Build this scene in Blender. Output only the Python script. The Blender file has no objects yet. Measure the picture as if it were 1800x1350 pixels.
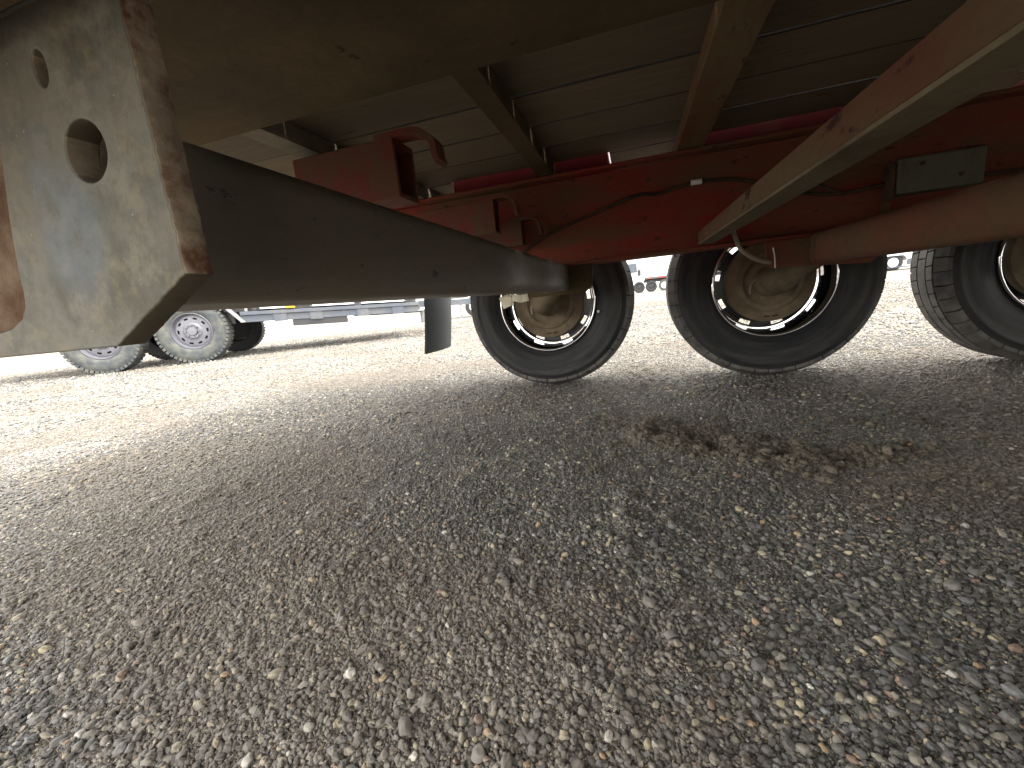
import bpy, bmesh, math, random
import numpy as np
from mathutils import Vector, Matrix
random.seed(7); rng = np.random.default_rng(11)
R = math.radians
scene = bpy.context.scene
COL = scene.collection

# ------------------------------------------------------------------ camera
YAW, PITCH, ROLL, FPX, CAMH = .2991, .1969, .1032, 732.74, .4156
cam_d = bpy.data.cameras.new('camera'); cam = bpy.data.objects.new('camera', cam_d); COL.objects.link(cam)
cam_d.sensor_width = 36; cam_d.lens = 36 * FPX / 1800; cam_d.clip_start = .01; cam_d.clip_end = 2000
F = Vector((-math.sin(YAW) * math.cos(PITCH), math.cos(YAW) * math.cos(PITCH), -math.sin(PITCH)))
Rt = Vector((math.cos(YAW), math.sin(YAW), 0)); Up = Rt.cross(F)
R2 = math.cos(ROLL) * Rt - math.sin(ROLL) * Up; U2 = R2.cross(F)
cam.matrix_world = Matrix(((R2.x, U2.x, -F.x, 0), (R2.y, U2.y, -F.y, 0), (R2.z, U2.z, -F.z, CAMH), (0, 0, 0, 1)))
scene.camera = cam

# ------------------------------------------------------------------ world, sun, exposure (bright overcast, exposed for the shade)
SUN_EL, SUN_AZ = R(58), R(95)
w = bpy.data.worlds.new('World'); scene.world = w; w.use_nodes = True
nt = w.node_tree; bg = nt.nodes['Background']
sky = nt.nodes.new('ShaderNodeTexSky'); sky.sky_type = 'NISHITA'; sky.sun_disc = False
sky.sun_elevation = SUN_EL; sky.sun_rotation = SUN_AZ; sky.air_density = 1.0; sky.dust_density = 4.0
hs = nt.nodes.new('ShaderNodeHueSaturation'); hs.inputs['Saturation'].default_value = .22
cl = nt.nodes.new('ShaderNodeMix'); cl.data_type = 'RGBA'; cl.inputs[0].default_value = .6; cl.inputs[7].default_value = (8.0, 7.7, 7.2, 1)   # even cloud sheet over the clear sky
nt.links.new(sky.outputs[0], hs.inputs['Color']); nt.links.new(hs.outputs[0], cl.inputs[6]); nt.links.new(cl.outputs[2], bg.inputs['Color'])
bg.inputs['Strength'].default_value = .15
sd = bpy.data.lights.new('sun', 'SUN'); sd.energy = .6; sd.angle = R(10); sd.color = (1, .96, .9)
so = bpy.data.objects.new('sun', sd); COL.objects.link(so)
sdir = Vector((math.sin(SUN_AZ) * math.cos(SUN_EL), math.cos(SUN_AZ) * math.cos(SUN_EL), math.sin(SUN_EL)))
so.rotation_euler = sdir.to_track_quat('Z', 'Y').to_euler(); so.location = (0, 0, 30)
vs = scene.view_settings
vs.view_transform = 'Standard'; vs.look = 'None'; vs.gamma = 1; vs.use_curve_mapping = False; vs.exposure = 2.7
scene.cycles.max_bounces = 10; scene.cycles.diffuse_bounces = 6

# ------------------------------------------------------------------ materials
def new_mat(name):
    m = bpy.data.materials.new(name); m.use_nodes = True
    return m, m.node_tree, m.node_tree.nodes['Principled BSDF']
def N(t, kind, **k):
    n = t.nodes.new(kind)
    for a, v in k.items():
        if a in n.inputs: n.inputs[a].default_value = v
        else: setattr(n, a, v)
    return n
def ramp(t, fac, stops, interp='LINEAR'):
    n = t.nodes.new('ShaderNodeValToRGB'); n.color_ramp.interpolation = interp
    e = n.color_ramp.elements
    while len(e) < len(stops): e.new(.5)
    for i, (p, c) in enumerate(stops):
        e[i].position = p; e[i].color = (*c, 1) if len(c) == 3 else c
    t.links.new(fac, n.inputs[0]); return n.outputs[0]
def coords(t, scale=(1, 1, 1), space='Object'):
    c = N(t, 'ShaderNodeTexCoord'); m = N(t, 'ShaderNodeMapping'); m.inputs['Scale'].default_value = scale
    t.links.new(c.outputs[space], m.inputs[0]); return m.outputs[0]
def noise(t, vec, scale, detail=6, rough=.6, out='Fac'):
    n = N(t, 'ShaderNodeTexNoise'); n.inputs['Scale'].default_value = scale
    n.inputs['Detail'].default_value = detail; n.inputs['Roughness'].default_value = rough
    t.links.new(vec, n.inputs['Vector']); return n.outputs[out]
def mix(t, fac, a, b):
    n = N(t, 'ShaderNodeMix', data_type='RGBA')
    for s, v in ((n.inputs[0], fac), (n.inputs[6], a), (n.inputs[7], b)):
        if hasattr(v, 'is_linked'): t.links.new(v, s)
        elif isinstance(v, (int, float)): s.default_value = v
        else: s.default_value = (*v, 1)
    return n.outputs[2]
def bump(t, b, h, strength=.3, dist=.003):
    n = N(t, 'ShaderNodeBump'); n.inputs['Strength'].default_value = strength; n.inputs['Distance'].default_value = dist
    t.links.new(h, n.inputs['Height']); t.links.new(n.outputs[0], b.inputs['Normal'])
W3 = lambda v: (v, v, v)
def worn(name, base, dust, dust_lo=.42, dust_hi=.62, rough=.6, metal=0., scale=6, stretch=(1, 1, 1), spots=None, spot_at=.68, bstr=.25, spec=.16, spot_scale=40):
    """paint or steel under a patchy film of road dust, optional chips / rust specks"""
    m, t, b = new_mat(name)
    v = coords(t, stretch)
    f = ramp(t, noise(t, v, scale, 8, .62), [(dust_lo, W3(0)), (dust_hi, W3(1))])
    fine = noise(t, v, scale * 14, 6, .7)
    base_v = mix(t, fine, tuple(c * .75 for c in base), tuple(min(1, c * 1.25) for c in base))
    dust_v = mix(t, fine, tuple(c * .7 for c in dust), tuple(min(1, c * 1.3) for c in dust))
    c = mix(t, f, base_v, dust_v)
    if spots:
        s = ramp(t, noise(t, v, spot_scale, 5, .65), [(spot_at, W3(0)), (spot_at + .05, W3(1))])
        c = mix(t, s, c, spots)
    t.links.new(c, b.inputs['Base Color'])
    rr = N(t, 'ShaderNodeMapRange'); rr.inputs[3].default_value = rough; rr.inputs[4].default_value = min(1, rough + .3)
    t.links.new(f, rr.inputs[0]); t.links.new(rr.outputs[0], b.inputs['Roughness'])
    b.inputs['Metallic'].default_value = metal; b.inputs['Specular IOR Level'].default_value = spec
    bump(t, b, fine, bstr, .002)
    return m
def plain(name, col, rough=.5, metal=0., var=.2, scale=30, bstr=.15):
    m, t, b = new_mat(name); v = coords(t); n = noise(t, v, scale, 6, .65)
    c = mix(t, n, tuple(x * (1 - var) for x in col), tuple(min(1, x * (1 + var)) for x in col))
    t.links.new(c, b.inputs['Base Color']); b.inputs['Roughness'].default_value = rough; b.inputs['Metallic'].default_value = metal
    if bstr: bump(t, b, n, bstr, .002)
    return m
M = {}
M['red'] = worn('red_paint_dusty', (.25, .024, .019), (.125, .068, .037), .33, .60, .55, scale=4.2, stretch=(.5, 1, 1.8), spots=(.05, .026, .017), spot_at=.63, spot_scale=28)
M['red_clean'] = worn('red_paint', (.085, .005, .006), (.07, .022, .014), .5, .8, .45, scale=5)
M['red_brown'] = worn('red_paint_heavy_dust', (.075, .028, .015), (.095, .06, .03), .28, .52, .6, scale=5, stretch=(1, .5, 1), spots=(.06, .03, .02), spot_at=.68, spot_scale=22)
M['beam_rust'] = worn('beam_red_rust', (.12, .04, .022), (.115, .078, .042), .32, .54, .6, scale=7, stretch=(1, .45, 1.3), spots=(.035, .014, .01), spot_at=.61, spot_scale=20, bstr=.5)
M['cross_rust'] = worn('crossmember_rust', (.15, .062, .03), (.17, .125, .068), .34, .58, .7, scale=9, stretch=(1, .4, 1), spots=(.05, .03, .016), spot_at=.62, spot_scale=24)
M['red_dull'] = worn('red_paint_dull', (.17, .03, .024), (.115, .065, .04), .34, .6, .6, scale=9, spots=(.05, .022, .015), spot_at=.65)
M['red_tube'] = worn('red_axle_paint', (.185, .042, .028), (.135, .08, .046), .33, .58, .55, scale=6, stretch=(1, .5, 1), spots=(.06, .03, .02), spot_at=.68, spot_scale=25)
M['steel_dust'] = worn('steel_road_dust', (.052, .037, .018), (.12, .087, .047), .30, .70, .75, scale=4, spots=(.05, .034, .016), spot_at=.645, spot_scale=17, bstr=.5)
M['flange_dust'] = worn('flange_dust', (.10, .076, .044), (.17, .135, .085), .3, .6, .8, scale=6, spots=(.05, .03, .02), spot_at=.66)
M['hole_shade'] = plain('hole_shade', (.012, .01, .009), .8)
M['sleeve'] = worn('sleeve_dirt', (.13, .115, .085), (.2, .18, .14), .35, .65, .85, scale=60)
M['rear_lit_dust'] = worn('steel_dust_rear_lit', (.12, .10, .068), (.215, .19, .14), .35, .65, .8, scale=9, spots=(.08, .05, .03), spot_at=.66)  # dusty steel made paler: light from the rear painted into the colour
M['tube'] = worn('dark_grey_paint', (.15, .136, .106), (.165, .136, .094), .38, .70, .48, scale=8, stretch=(1, .5, 1.5), spots=(.045, .04, .032), spot_at=.65, spot_scale=50, bstr=.22, spec=.5)
M['chrome'] = plain('chrome', (.55, .55, .57), .05, 1., .04, 20, 0)
M['brake'] = worn('brake_dust_steel', (.105, .08, .052), (.19, .15, .102), .35, .65, .85, scale=11, spots=(.05, .03, .02), spot_at=.7)
M['rubber'] = worn('tyre_rubber', (.018, .019, .021), (.075, .066, .052), .52, .82, .55, scale=7, bstr=.15, spec=.5)
def tyre_mat():
    m, t, b = new_mat('tyre_sidewall'); v = coords(t); sx = N(t, 'ShaderNodeSeparateXYZ'); t.links.new(v, sx.inputs[0])
    p = N(t, 'ShaderNodeCombineXYZ'); t.links.new(sx.outputs[0], p.inputs[0]); t.links.new(sx.outputs[2], p.inputs[1])
    ln = N(t, 'ShaderNodeVectorMath', operation='LENGTH'); t.links.new(p.outputs[0], ln.inputs[0])
    k = N(t, 'ShaderNodeMath', operation='MULTIPLY'); t.links.new(ln.outputs['Value'], k.inputs[0]); k.inputs[1].default_value = 9
    q = N(t, 'ShaderNodeCombineXYZ'); t.links.new(k.outputs[0], q.inputs[2]); t.links.new(sx.outputs[0], q.inputs[0]); t.links.new(sx.outputs[2], q.inputs[1])
    f = ramp(t, noise(t, q.outputs[0], 4.5, 7, .68), [(.42, W3(0)), (.75, W3(1))]); fine = noise(t, v, 120, 6, .7)
    sc = ramp(t, noise(t, v, 55, 8, .75), [(.63, W3(0)), (.72, W3(.7))])
    c = mix(t, f, mix(t, fine, (.010, .011, .0135), (.02, .021, .024)), mix(t, fine, (.032, .03, .027), (.07, .063, .052))); c = mix(t, sc, c, (.08, .073, .06))
    t.links.new(c, b.inputs['Base Color']); b.inputs['Roughness'].default_value = .55; b.inputs['Specular IOR Level'].default_value = .3; bump(t, b, fine, .2, .001); return m
M['rubber'] = tyre_mat()
M['tread'] = worn('tread_rubber', (.07, .068, .068), (.16, .15, .135), .4, .7, .7, scale=16, bstr=.4)  # light falling on the treads is put into this raised base colour
M['flap'] = worn('flap_rubber', (.035, .04, .042), (.12, .10, .07), .55, .85, .6, scale=9, stretch=(1, 1, .3), spots=(.5, .48, .42), spot_at=.76, spot_scale=60)
M['paper'] = plain('masking_paper', (.75, .70, .55), .8)
M['white_plastic'] = plain('white_plastic', (.75, .75, .72), .5)
M['cable'] = worn('cable_black', (.025, .02, .016), (.085, .05, .032), .35, .6, .6, scale=20)
M['black_gloss'] = plain('black_gloss_paint', (.02, .02, .022), .25, 0, .2)
M['hose'] = plain('grey_hose', (.24, .20, .15), .6)
M['box'] = worn('junction_box_plastic', (.125, .122, .09), (.115, .095, .065), .42, .7, .6, scale=8)

def wood_mat():
    m, t, b = new_mat('deck_wood'); v = coords(t, (1.2, 14, 6)); v2 = coords(t, (1, 1, 1))
    g = noise(t, v, 5, 10, .65); l = noise(t, v2, 2.3, 5, .6)
    c = mix(t, g, (.055, .04, .023), (.25, .195, .12)); c = mix(t, ramp(t, l, [(.4, W3(0)), (.65, W3(.7))]), c, (.165, .13, .082))
    s = ramp(t, noise(t, coords(t, (3, 10, 3)), 4, 4, .7), [(.66, W3(0)), (.72, W3(1))]); c = mix(t, s, c, (.04, .026, .016))
    oi = N(t, 'ShaderNodeObjectInfo'); h = N(t, 'ShaderNodeHueSaturation')
    mr = N(t, 'ShaderNodeMapRange'); mr.inputs[3].default_value = .75; mr.inputs[4].default_value = 1.25
    t.links.new(oi.outputs['Random'], mr.inputs[0]); t.links.new(mr.outputs[0], h.inputs['Value']); t.links.new(c, h.inputs['Color'])
    t.links.new(h.outputs[0], b.inputs['Base Color']); b.inputs['Roughness'].default_value = .9
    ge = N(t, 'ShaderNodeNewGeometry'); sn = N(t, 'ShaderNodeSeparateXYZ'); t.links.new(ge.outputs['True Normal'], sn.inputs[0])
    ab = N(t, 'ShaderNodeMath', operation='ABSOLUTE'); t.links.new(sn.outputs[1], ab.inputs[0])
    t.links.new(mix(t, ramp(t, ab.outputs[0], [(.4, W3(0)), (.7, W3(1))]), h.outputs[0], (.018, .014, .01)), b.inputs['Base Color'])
    bump(t, b, g, .5, .003); return m
M['wood'] = wood_mat()

def plate_mat():
    """bare greyed bracket steel: chalky dust, a blue-grey scuffed patch, rust on the cut edge"""
    m, t, b = new_mat('bracket_steel'); v = coords(t)
    big = noise(t, v, 28, 8, .62); fine = noise(t, v, 260, 6, .7); mid = noise(t, v, 80, 6, .65)
    c = mix(t, ramp(t, big, [(.36, W3(0)), (.62, W3(1))]), (.08, .075, .055), (.178, .174, .15))
    c = mix(t, ramp(t, mid, [(.5, W3(0)), (.72, W3(.6))]), c, (.24, .19, .12))
    # scuffed blue-grey paint left below the bolt hole
    sx = N(t, 'ShaderNodeSeparateXYZ'); t.links.new(v, sx.inputs[0])
    def dist(cx, cz, rx, rz):
        a = N(t, 'ShaderNodeMath', operation='SUBTRACT'); t.links.new(sx.outputs[0], a.inputs[0]); a.inputs[1].default_value = cx
        a2 = N(t, 'ShaderNodeMath', operation='DIVIDE'); t.links.new(a.outputs[0], a2.inputs[0]); a2.inputs[1].default_value = rx
        e = N(t, 'ShaderNodeMath', operation='SUBTRACT'); t.links.new(sx.outputs[2], e.inputs[0]); e.inputs[1].default_value = cz
        e2 = N(t, 'ShaderNodeMath', operation='DIVIDE'); t.links.new(e.outputs[0], e2.inputs[0]); e2.inputs[1].default_value = rz
        p = N(t, 'ShaderNodeMath', operation='POWER'); t.links.new(a2.outputs[0], p.inputs[0]); p.inputs[1].default_value = 2
        q = N(t, 'ShaderNodeMath', operation='POWER'); t.links.new(e2.outputs[0], q.inputs[0]); q.inputs[1].default_value = 2
        s = N(t, 'ShaderNodeMath', operation='ADD'); t.links.new(p.outputs[0], s.inputs[0]); t.links.new(q.outputs[0], s.inputs[1])
        wob = N(t, 'ShaderNodeMath', operation='MULTIPLY_ADD'); t.links.new(big, wob.inputs[0]); wob.inputs[1].default_value = 2.6
        t.links.new(s.outputs[0], wob.inputs[2]); return wob.outputs[0]
    patch = ramp(t, dist(-.213, .462, .016, .026), [(.0, W3(1)), (.0, W3(1)), (1., W3(0))])
    d = dist(-.2135, .466, .0185, .029)
    mr = N(t, 'ShaderNodeMapRange'); t.links.new(d, mr.inputs[0]); mr.inputs[1].default_value = 1.7; mr.inputs[2].default_value = 2.7; mr.inputs[3].default_value = .8; mr.inputs[4].default_value = 0
    c = mix(t, mr.outputs[0], c, mix(t, mid, (.085, .10, .112), (.165, .178, .182)))
    g1 = ramp(t, noise(t, v, 130, 9, .75), [(.36, W3(.6)), (.5, W3(0))]); c = mix(t, g1, c, (.095, .085, .06))
    g3 = ramp(t, noise(t, coords(t, (1, 1, .8)), 48, 8, .72), [(.52, W3(0)), (.66, W3(.5))]); c = mix(t, g3, c, (.235, .22, .175))
    g2 = ramp(t, noise(t, v, 14, 4, .6), [(.45, W3(0)), (.62, W3(.7))]); c = mix(t, g2, c, (.115, .095, .06))
    sp = ramp(t, noise(t, v, 420, 3, .6), [(.72, W3(0)), (.76, W3(.7))]); c = mix(t, sp, c, (.45, .43, .38))
    # rust on the flame-cut edge (faces that look along the trailer)
    ge = N(t, 'ShaderNodeNewGeometry'); sn = N(t, 'ShaderNodeSeparateXYZ'); t.links.new(ge.outputs['True Normal'], sn.inputs[0])
    er = ramp(t, sn.outputs[0], [(.6, W3(0)), (.85, W3(1))])
    rust = mix(t, ramp(t, mid, [(.38, W3(0)), (.6, W3(1))]), (.15, .07, .038), (.44, .35, .25)); rust = mix(t, ramp(t, big, [(.45, W3(0)), (.6, W3(.7))]), rust, (.30, .27, .2))
    c = mix(t, er, c, rust)
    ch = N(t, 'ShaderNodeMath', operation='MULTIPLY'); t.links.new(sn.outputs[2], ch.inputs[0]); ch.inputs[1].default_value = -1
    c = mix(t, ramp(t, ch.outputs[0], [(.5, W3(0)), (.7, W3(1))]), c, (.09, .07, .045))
    t.links.new(c, b.inputs['Base Color']); b.inputs['Roughness'].default_value = .7; b.inputs['Metallic'].default_value = .1
    bump(t, b, mid, .35, .0015); return m
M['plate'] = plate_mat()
M['tube_end'] = worn('tube_end_rusty_dust', (.11, .06, .035), (.22, .16, .11), .35, .6, .85, scale=45, bstr=.8, spots=(.05, .03, .02), spot_at=.66, spot_scale=160)

def stone_mat():
    m, t, b = new_mat('pebble_stone'); a = N(t, 'ShaderNodeAttribute', attribute_name='pcol', attribute_type='INSTANCER')
    v = coords(t); n = noise(t, v, 3, 6, .7)
    h = N(t, 'ShaderNodeHueSaturation'); mr = N(t, 'ShaderNodeMapRange'); mr.inputs[3].default_value = .6; mr.inputs[4].default_value = 1.4
    t.links.new(n, mr.inputs[0]); t.links.new(mr.outputs[0], h.inputs['Value']); t.links.new(a.outputs['Color'], h.inputs['Color'])
    t.links.new(h.outputs[0], b.inputs['Base Color']); ge = N(t, 'ShaderNodeNewGeometry'); sn = N(t, 'ShaderNodeSeparateXYZ'); t.links.new(ge.outputs['Normal'], sn.inputs[0])
    du = N(t, 'ShaderNodeMath', operation='MULTIPLY'); t.links.new(sn.outputs[2], du.inputs[0]); t.links.new(noise(t, coords(t), 1.6, 4, .6), du.inputs[1])
    t.links.new(mix(t, ramp(t, du.outputs[0], [(.34, W3(0)), (.64, W3(.22))]), h.outputs[0], (.18, .162, .138)), b.inputs['Base Color'])
    b.inputs['Roughness'].default_value = .62; b.inputs['Specular IOR Level'].default_value = .4
    return m
M['stone'] = stone_mat()
def ground_mat():
    m, t, b = new_mat('gravel_ground'); v = coords(t)
    def vor(scale):  # cell size in 1/m
        n = N(t, 'ShaderNodeTexVoronoi'); n.inputs['Scale'].default_value = scale; t.links.new(v, n.inputs['Vector']); return n
    v1 = vor(420); v2 = vor(130)
    pal = [(0, (.05, .052, .056)), (.25, (.10, .10, .10)), (.45, (.17, .16, .145)), (.62, (.24, .225, .19)), (.78, (.34, .31, .25)), (.9, (.13, .14, .155)), (.96, (.52, .47, .36))]
    def rnd(n):
        s = N(t, 'ShaderNodeSeparateColor'); t.links.new(n.outputs['Color'], s.inputs[0]); return s.outputs[0]
    c1 = ramp(t, rnd(v1), pal, 'CONSTANT'); c2 = ramp(t, rnd(v2), pal, 'CONSTANT')
    c = mix(t, .5, c1, c2)
    c = mix(t, .5, c, (.13, .114, .094))
    big = ramp(t, noise(t, v, .8, 6, .6), [(.35, W3(0)), (.7, W3(.55))]); c = mix(t, big, c, (.205, .18, .148))
    far = ramp(t, noise(t, coords(t, (.12, .5, 1)), 1.2, 5, .6), [(.45, W3(0)), (.7, W3(.35))]); c = mix(t, far, c, (.16, .14, .115))
    so_ = N(t, 'ShaderNodeAttribute', attribute_name='soil'); c = mix(t, so_.outputs['Fac'], c, mix(t, noise(t, v, 90, 6, .7), (.09, .072, .048), (.18, .148, .105)))
    t.links.new(c, b.inputs['Base Color']); b.inputs['Roughness'].default_value = .92
    s = N(t, 'ShaderNodeMath', operation='ADD'); t.links.new(v1.outputs['Distance'], s.inputs[0]); t.links.new(v2.outputs['Distance'], s.inputs[1])
    inv = N(t, 'ShaderNodeMath', operation='MULTIPLY'); t.links.new(s.outputs[0], inv.inputs[0]); inv.inputs[1].default_value = -1
    bump(t, b, inv.outputs[0], .6, .006); return m
M['ground'] = ground_mat()
M['soil'] = worn('soil_brown', (.12, .088, .06), (.20, .155, .11), .35, .6, .95, scale=60, bstr=.7)
def soil_stone():
    m, t, b = new_mat('soil_clod'); a = N(t, 'ShaderNodeAttribute', attribute_name='pcol', attribute_type='INSTANCER')
    n = noise(t, coords(t), 8, 6, .75)
    c = mix(t, n, (.075, .062, .045), (.17, .145, .105)); c = mix(t, .22, c, a.outputs['Color'])
    t.links.new(c, b.inputs['Base Color']); b.inputs['Roughness'].default_value = .95; bump(t, b, n, .3, .05); return m
M['clod'] = soil_stone()

# ------------------------------------------------------------------ mesh helpers
def link(name, me, mat=None, parent=None, smooth=False):
    o = bpy.data.objects.new(name, me); COL.objects.link(o)
    if mat and not me.materials: me.materials.append(M[mat] if isinstance(mat, str) else mat)
    if parent: o.parent = parent
    if smooth: me.polygons.foreach_set('use_smooth', [True] * len(me.polygons))
    return o
def mesh_of(name, bm):
    me = bpy.data.meshes.new(name); bm.normal_update(); bm.to_mesh(me); bm.free(); return me
def tag(o, label, cat, group=None):
    o['label'] = label; o['category'] = cat
    if group: o['group'] = group
    return o
def empty(name, loc, rz=0):
    o = bpy.data.objects.new(name, None); COL.objects.link(o); o.location = loc; o.rotation_euler = (0, 0, rz); o.empty_display_size = .2
    return o
def bx(bm, x0, x1, y0, y1, z0, z1):
    vs_ = [bm.verts.new((x, y, z)) for z in (z0, z1) for y in (y0, y1) for x in (x0, x1)]
    for f in ((0, 2, 3, 1), (4, 5, 7, 6), (0, 1, 5, 4), (2, 6, 7, 3), (0, 4, 6, 2), (1, 3, 7, 5)):
        bm.faces.new([vs_[i] for i in f])
    return vs_
def bev(bm, off, seg=1):
    bmesh.ops.bevel(bm, geom=bm.edges[:], offset=off, segments=seg, affect='EDGES', profile=.6)
def box_me(name, x0, x1, y0, y1, z0, z1, b=.003, seg=1):
    bm = bmesh.new(); bx(bm, x0, x1, y0, y1, z0, z1)
    if b: bev(bm, b, seg)
    return mesh_of(name, bm)
def lathe(bm, prof, segs=64, closed=False, a0=0, a1=2 * math.pi):
    """prof: list of (y, r), revolved about the Y axis"""
    full = abs(a1 - a0 - 2 * math.pi) < 1e-6; n = segs if full else segs + 1
    rings = [[bm.verts.new((r * math.cos(a0 + (a1 - a0) * i / segs), y, r * math.sin(a0 + (a1 - a0) * i / segs))) for i in range(n)] for y, r in prof]
    pr = list(zip(rings, rings[1:])) + ([(rings[-1], rings[0])] if closed else [])
    for p, q in pr:
        for i in range(segs):
            j = (i + 1) % n
            bm.faces.new((p[i], q[i], q[j], p[j]))
    return rings
def cap(bm, ring, flip=False):
    bm.faces.new(ring[::-1] if flip else ring)
def tube_path(bm, pts, r, sides=10):
    pts = [Vector(p) for p in pts]; rings = []
    for i, p in enumerate(pts):
        d = (pts[min(i + 1, len(pts) - 1)] - pts[max(i - 1, 0)]).normalized()
        a = d.orthogonal().normalized() if i == 0 else (rings[-1][1] - d * rings[-1][1].dot(d)).normalized()
        b = d.cross(a); rr = r[i] if isinstance(r, (list, tuple)) else r
        rings.append(([bm.verts.new(p + rr * (math.cos(2 * math.pi * k / sides) * a + math.sin(2 * math.pi * k / sides) * b)) for k in range(sides)], a))
    for (p, _), (q, _) in zip(rings, rings[1:]):
        for k in range(sides):
            bm.faces.new((p[k], p[(k + 1) % sides], q[(k + 1) % sides], q[k]))
    bm.faces.new(rings[0][0][::-1]); bm.faces.new(rings[-1][0])
def smooth_pts(pts, n=8):
    P = [Vector(p) for p in pts]; out = []
    for i in range(len(P) - 1):
        p0, p1, p2, p3 = P[max(i - 1, 0)], P[i], P[i + 1], P[min(i + 2, len(P) - 1)]
        for k in range(n):
            t = k / n
            out.append(.5 * ((2 * p1) + (p2 - p0) * t + (2 * p0 - 5 * p1 + 4 * p2 - p3) * t * t + (3 * p1 - p0 - 3 * p2 + p3) * t ** 3))
    return out + [P[-1]]
def flat_shape(name, outlines, thick, bevel=0., y=0.):
    """outlines in (x, z) -> plate in the XZ plane, front face at Y=y, thickness towards +Y; later outlines are holes"""
    cu = bpy.data.curves.new(name, 'CURVE'); cu.dimensions = '2D'; cu.fill_mode = 'BOTH'; cu.extrude = thick / 2 - bevel; cu.bevel_depth = bevel; cu.bevel_resolution = 1
    cu.offset = -bevel
    for o in outlines:
        s = cu.splines.new('POLY'); s.points.add(len(o) - 1); s.use_cyclic_u = True
        for i, (a, b) in enumerate(o): s.points[i].co = (a, b, 0, 1)
    ob = bpy.data.objects.new('tmp', cu); COL.objects.link(ob)
    me = bpy.data.meshes.new_from_object(ob.evaluated_get(bpy.context.evaluated_depsgraph_get()))
    bpy.data.objects.remove(ob); bpy.data.curves.remove(cu); me.name = name
    me.transform(Matrix(((1, 0, 0, 0), (0, 0, -1, y + thick / 2), (0, 1, 0, 0), (0, 0, 0, 1))))
    return me
def circle(cx, cz, r, n=28, rx=None):
    return [(cx + (rx or r) * math.cos(2 * math.pi * i / n), cz + r * math.sin(2 * math.pi * i / n)) for i in range(n)]
def jitter(me, amp, freq=30.):
    from mathutils import noise as nz
    for v in me.vertices:
        n = nz.noise_vector(v.co * freq); v.co += n * amp
def soft(me, ang=35):
    me.polygons.foreach_set('use_smooth', [True] * len(me.polygons)); me.set_sharp_from_angle(angle=R(ang))

# ------------------------------------------------------------------ ground
def vnoise(x, y, s, seed=0):
    x = np.asarray(x) / s; y = np.asarray(y) / s
    xi = np.floor(x).astype(np.int64); yi = np.floor(y).astype(np.int64); fx = x - xi; fy = y - yi
    def h(a, b):
        k = (a * 374761393 + b * 668265263 + seed * 982451653) & 0xffffffff
        k = ((k ^ (k >> 13)) * 1274126177) & 0xffffffff
        return ((k ^ (k >> 16)) & 0xffff) / 65535.
    fx = fx * fx * (3 - 2 * fx); fy = fy * fy * (3 - 2 * fy)
    return (h(xi, yi) * (1 - fx) + h(xi + 1, yi) * fx) * (1 - fy) + (h(xi, yi + 1) * (1 - fx) + h(xi + 1, yi + 1) * fx) * fy
PATCH = [(.06, 1.21, .12), (.13, 1.165, .165), (.22, 1.10, .15), (.31, 1.05, .12), (.39, 1.03, .095), (.48, 1.06, .075), (.58, 1.11, .055)]
def patch_w(x, y):
    d = np.zeros_like(np.asarray(x, float))
    for cx, cy, r in PATCH:
        d = np.maximum(d, 1 - np.hypot(x - cx, (y - cy) * 1.15) / r)
    return np.clip(d + (vnoise(x, y, .035, 5) - .5) * .5, 0, 1)
def ground_h(x, y):
    x = np.asarray(x, float); y = np.asarray(y, float)
    near = np.exp(-((x + .2) ** 2 + (y - 1) ** 2) / 30.)
    h = near * ((vnoise(x, y, .9, 1) - .5) * .02 + (vnoise(x, y, .28, 2) - .5) * .011)
    q = np.clip((np.hypot(x, y) - 2.6) / 2.6, 0, 1); h = h + .045 * q * q * (3 - 2 * q)
    p = patch_w(x, y)
    return h + np.minimum(p * 2.5, 1) * (.004 + (vnoise(x, y, .045, 3) - .45) * .026 + .016 * np.exp(-((x - .0) / .07) ** 2)) - .004
def axis(dense0, dense1, step, far0, far1):
    a = list(np.arange(dense0, dense1 + 1e-6, step)); s = step; v = dense1
    while v < far1: s *= 1.22; v += s; a.append(v)
    s = step; v = dense0
    while v > far0: s *= 1.22; v -= s; a.insert(0, v)
    return np.array(a)
gx = axis(-2.6, 2.2, .02, -600, 600); gy = axis(-.3, 3., .02, -300, 900)
GX, GY = np.meshgrid(gx, gy); GZ = ground_h(GX, GY)
V = np.stack([GX, GY, GZ], -1).reshape(-1, 3); nx, ny = len(gx), len(gy)
idx = np.arange(nx * ny).reshape(ny, nx)
Q = np.stack([idx[:-1, :-1], idx[:-1, 1:], idx[1:, 1:], idx[1:, :-1]], -1).reshape(-1, 4)
gm = bpy.data.meshes.new('ground'); gm.from_pydata(V.tolist(), [], Q.tolist())
sa = gm.attributes.new('soil', 'FLOAT', 'POINT'); sa.data.foreach_set('value', np.clip(patch_w(GX, GY).ravel() * 3, 0, 1).astype(np.float32))
g = link('ground', gm, 'ground', smooth=True); g['kind'] = 'structure'; g['label'] = 'grey brown gravel yard under and around the trailer'

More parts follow.
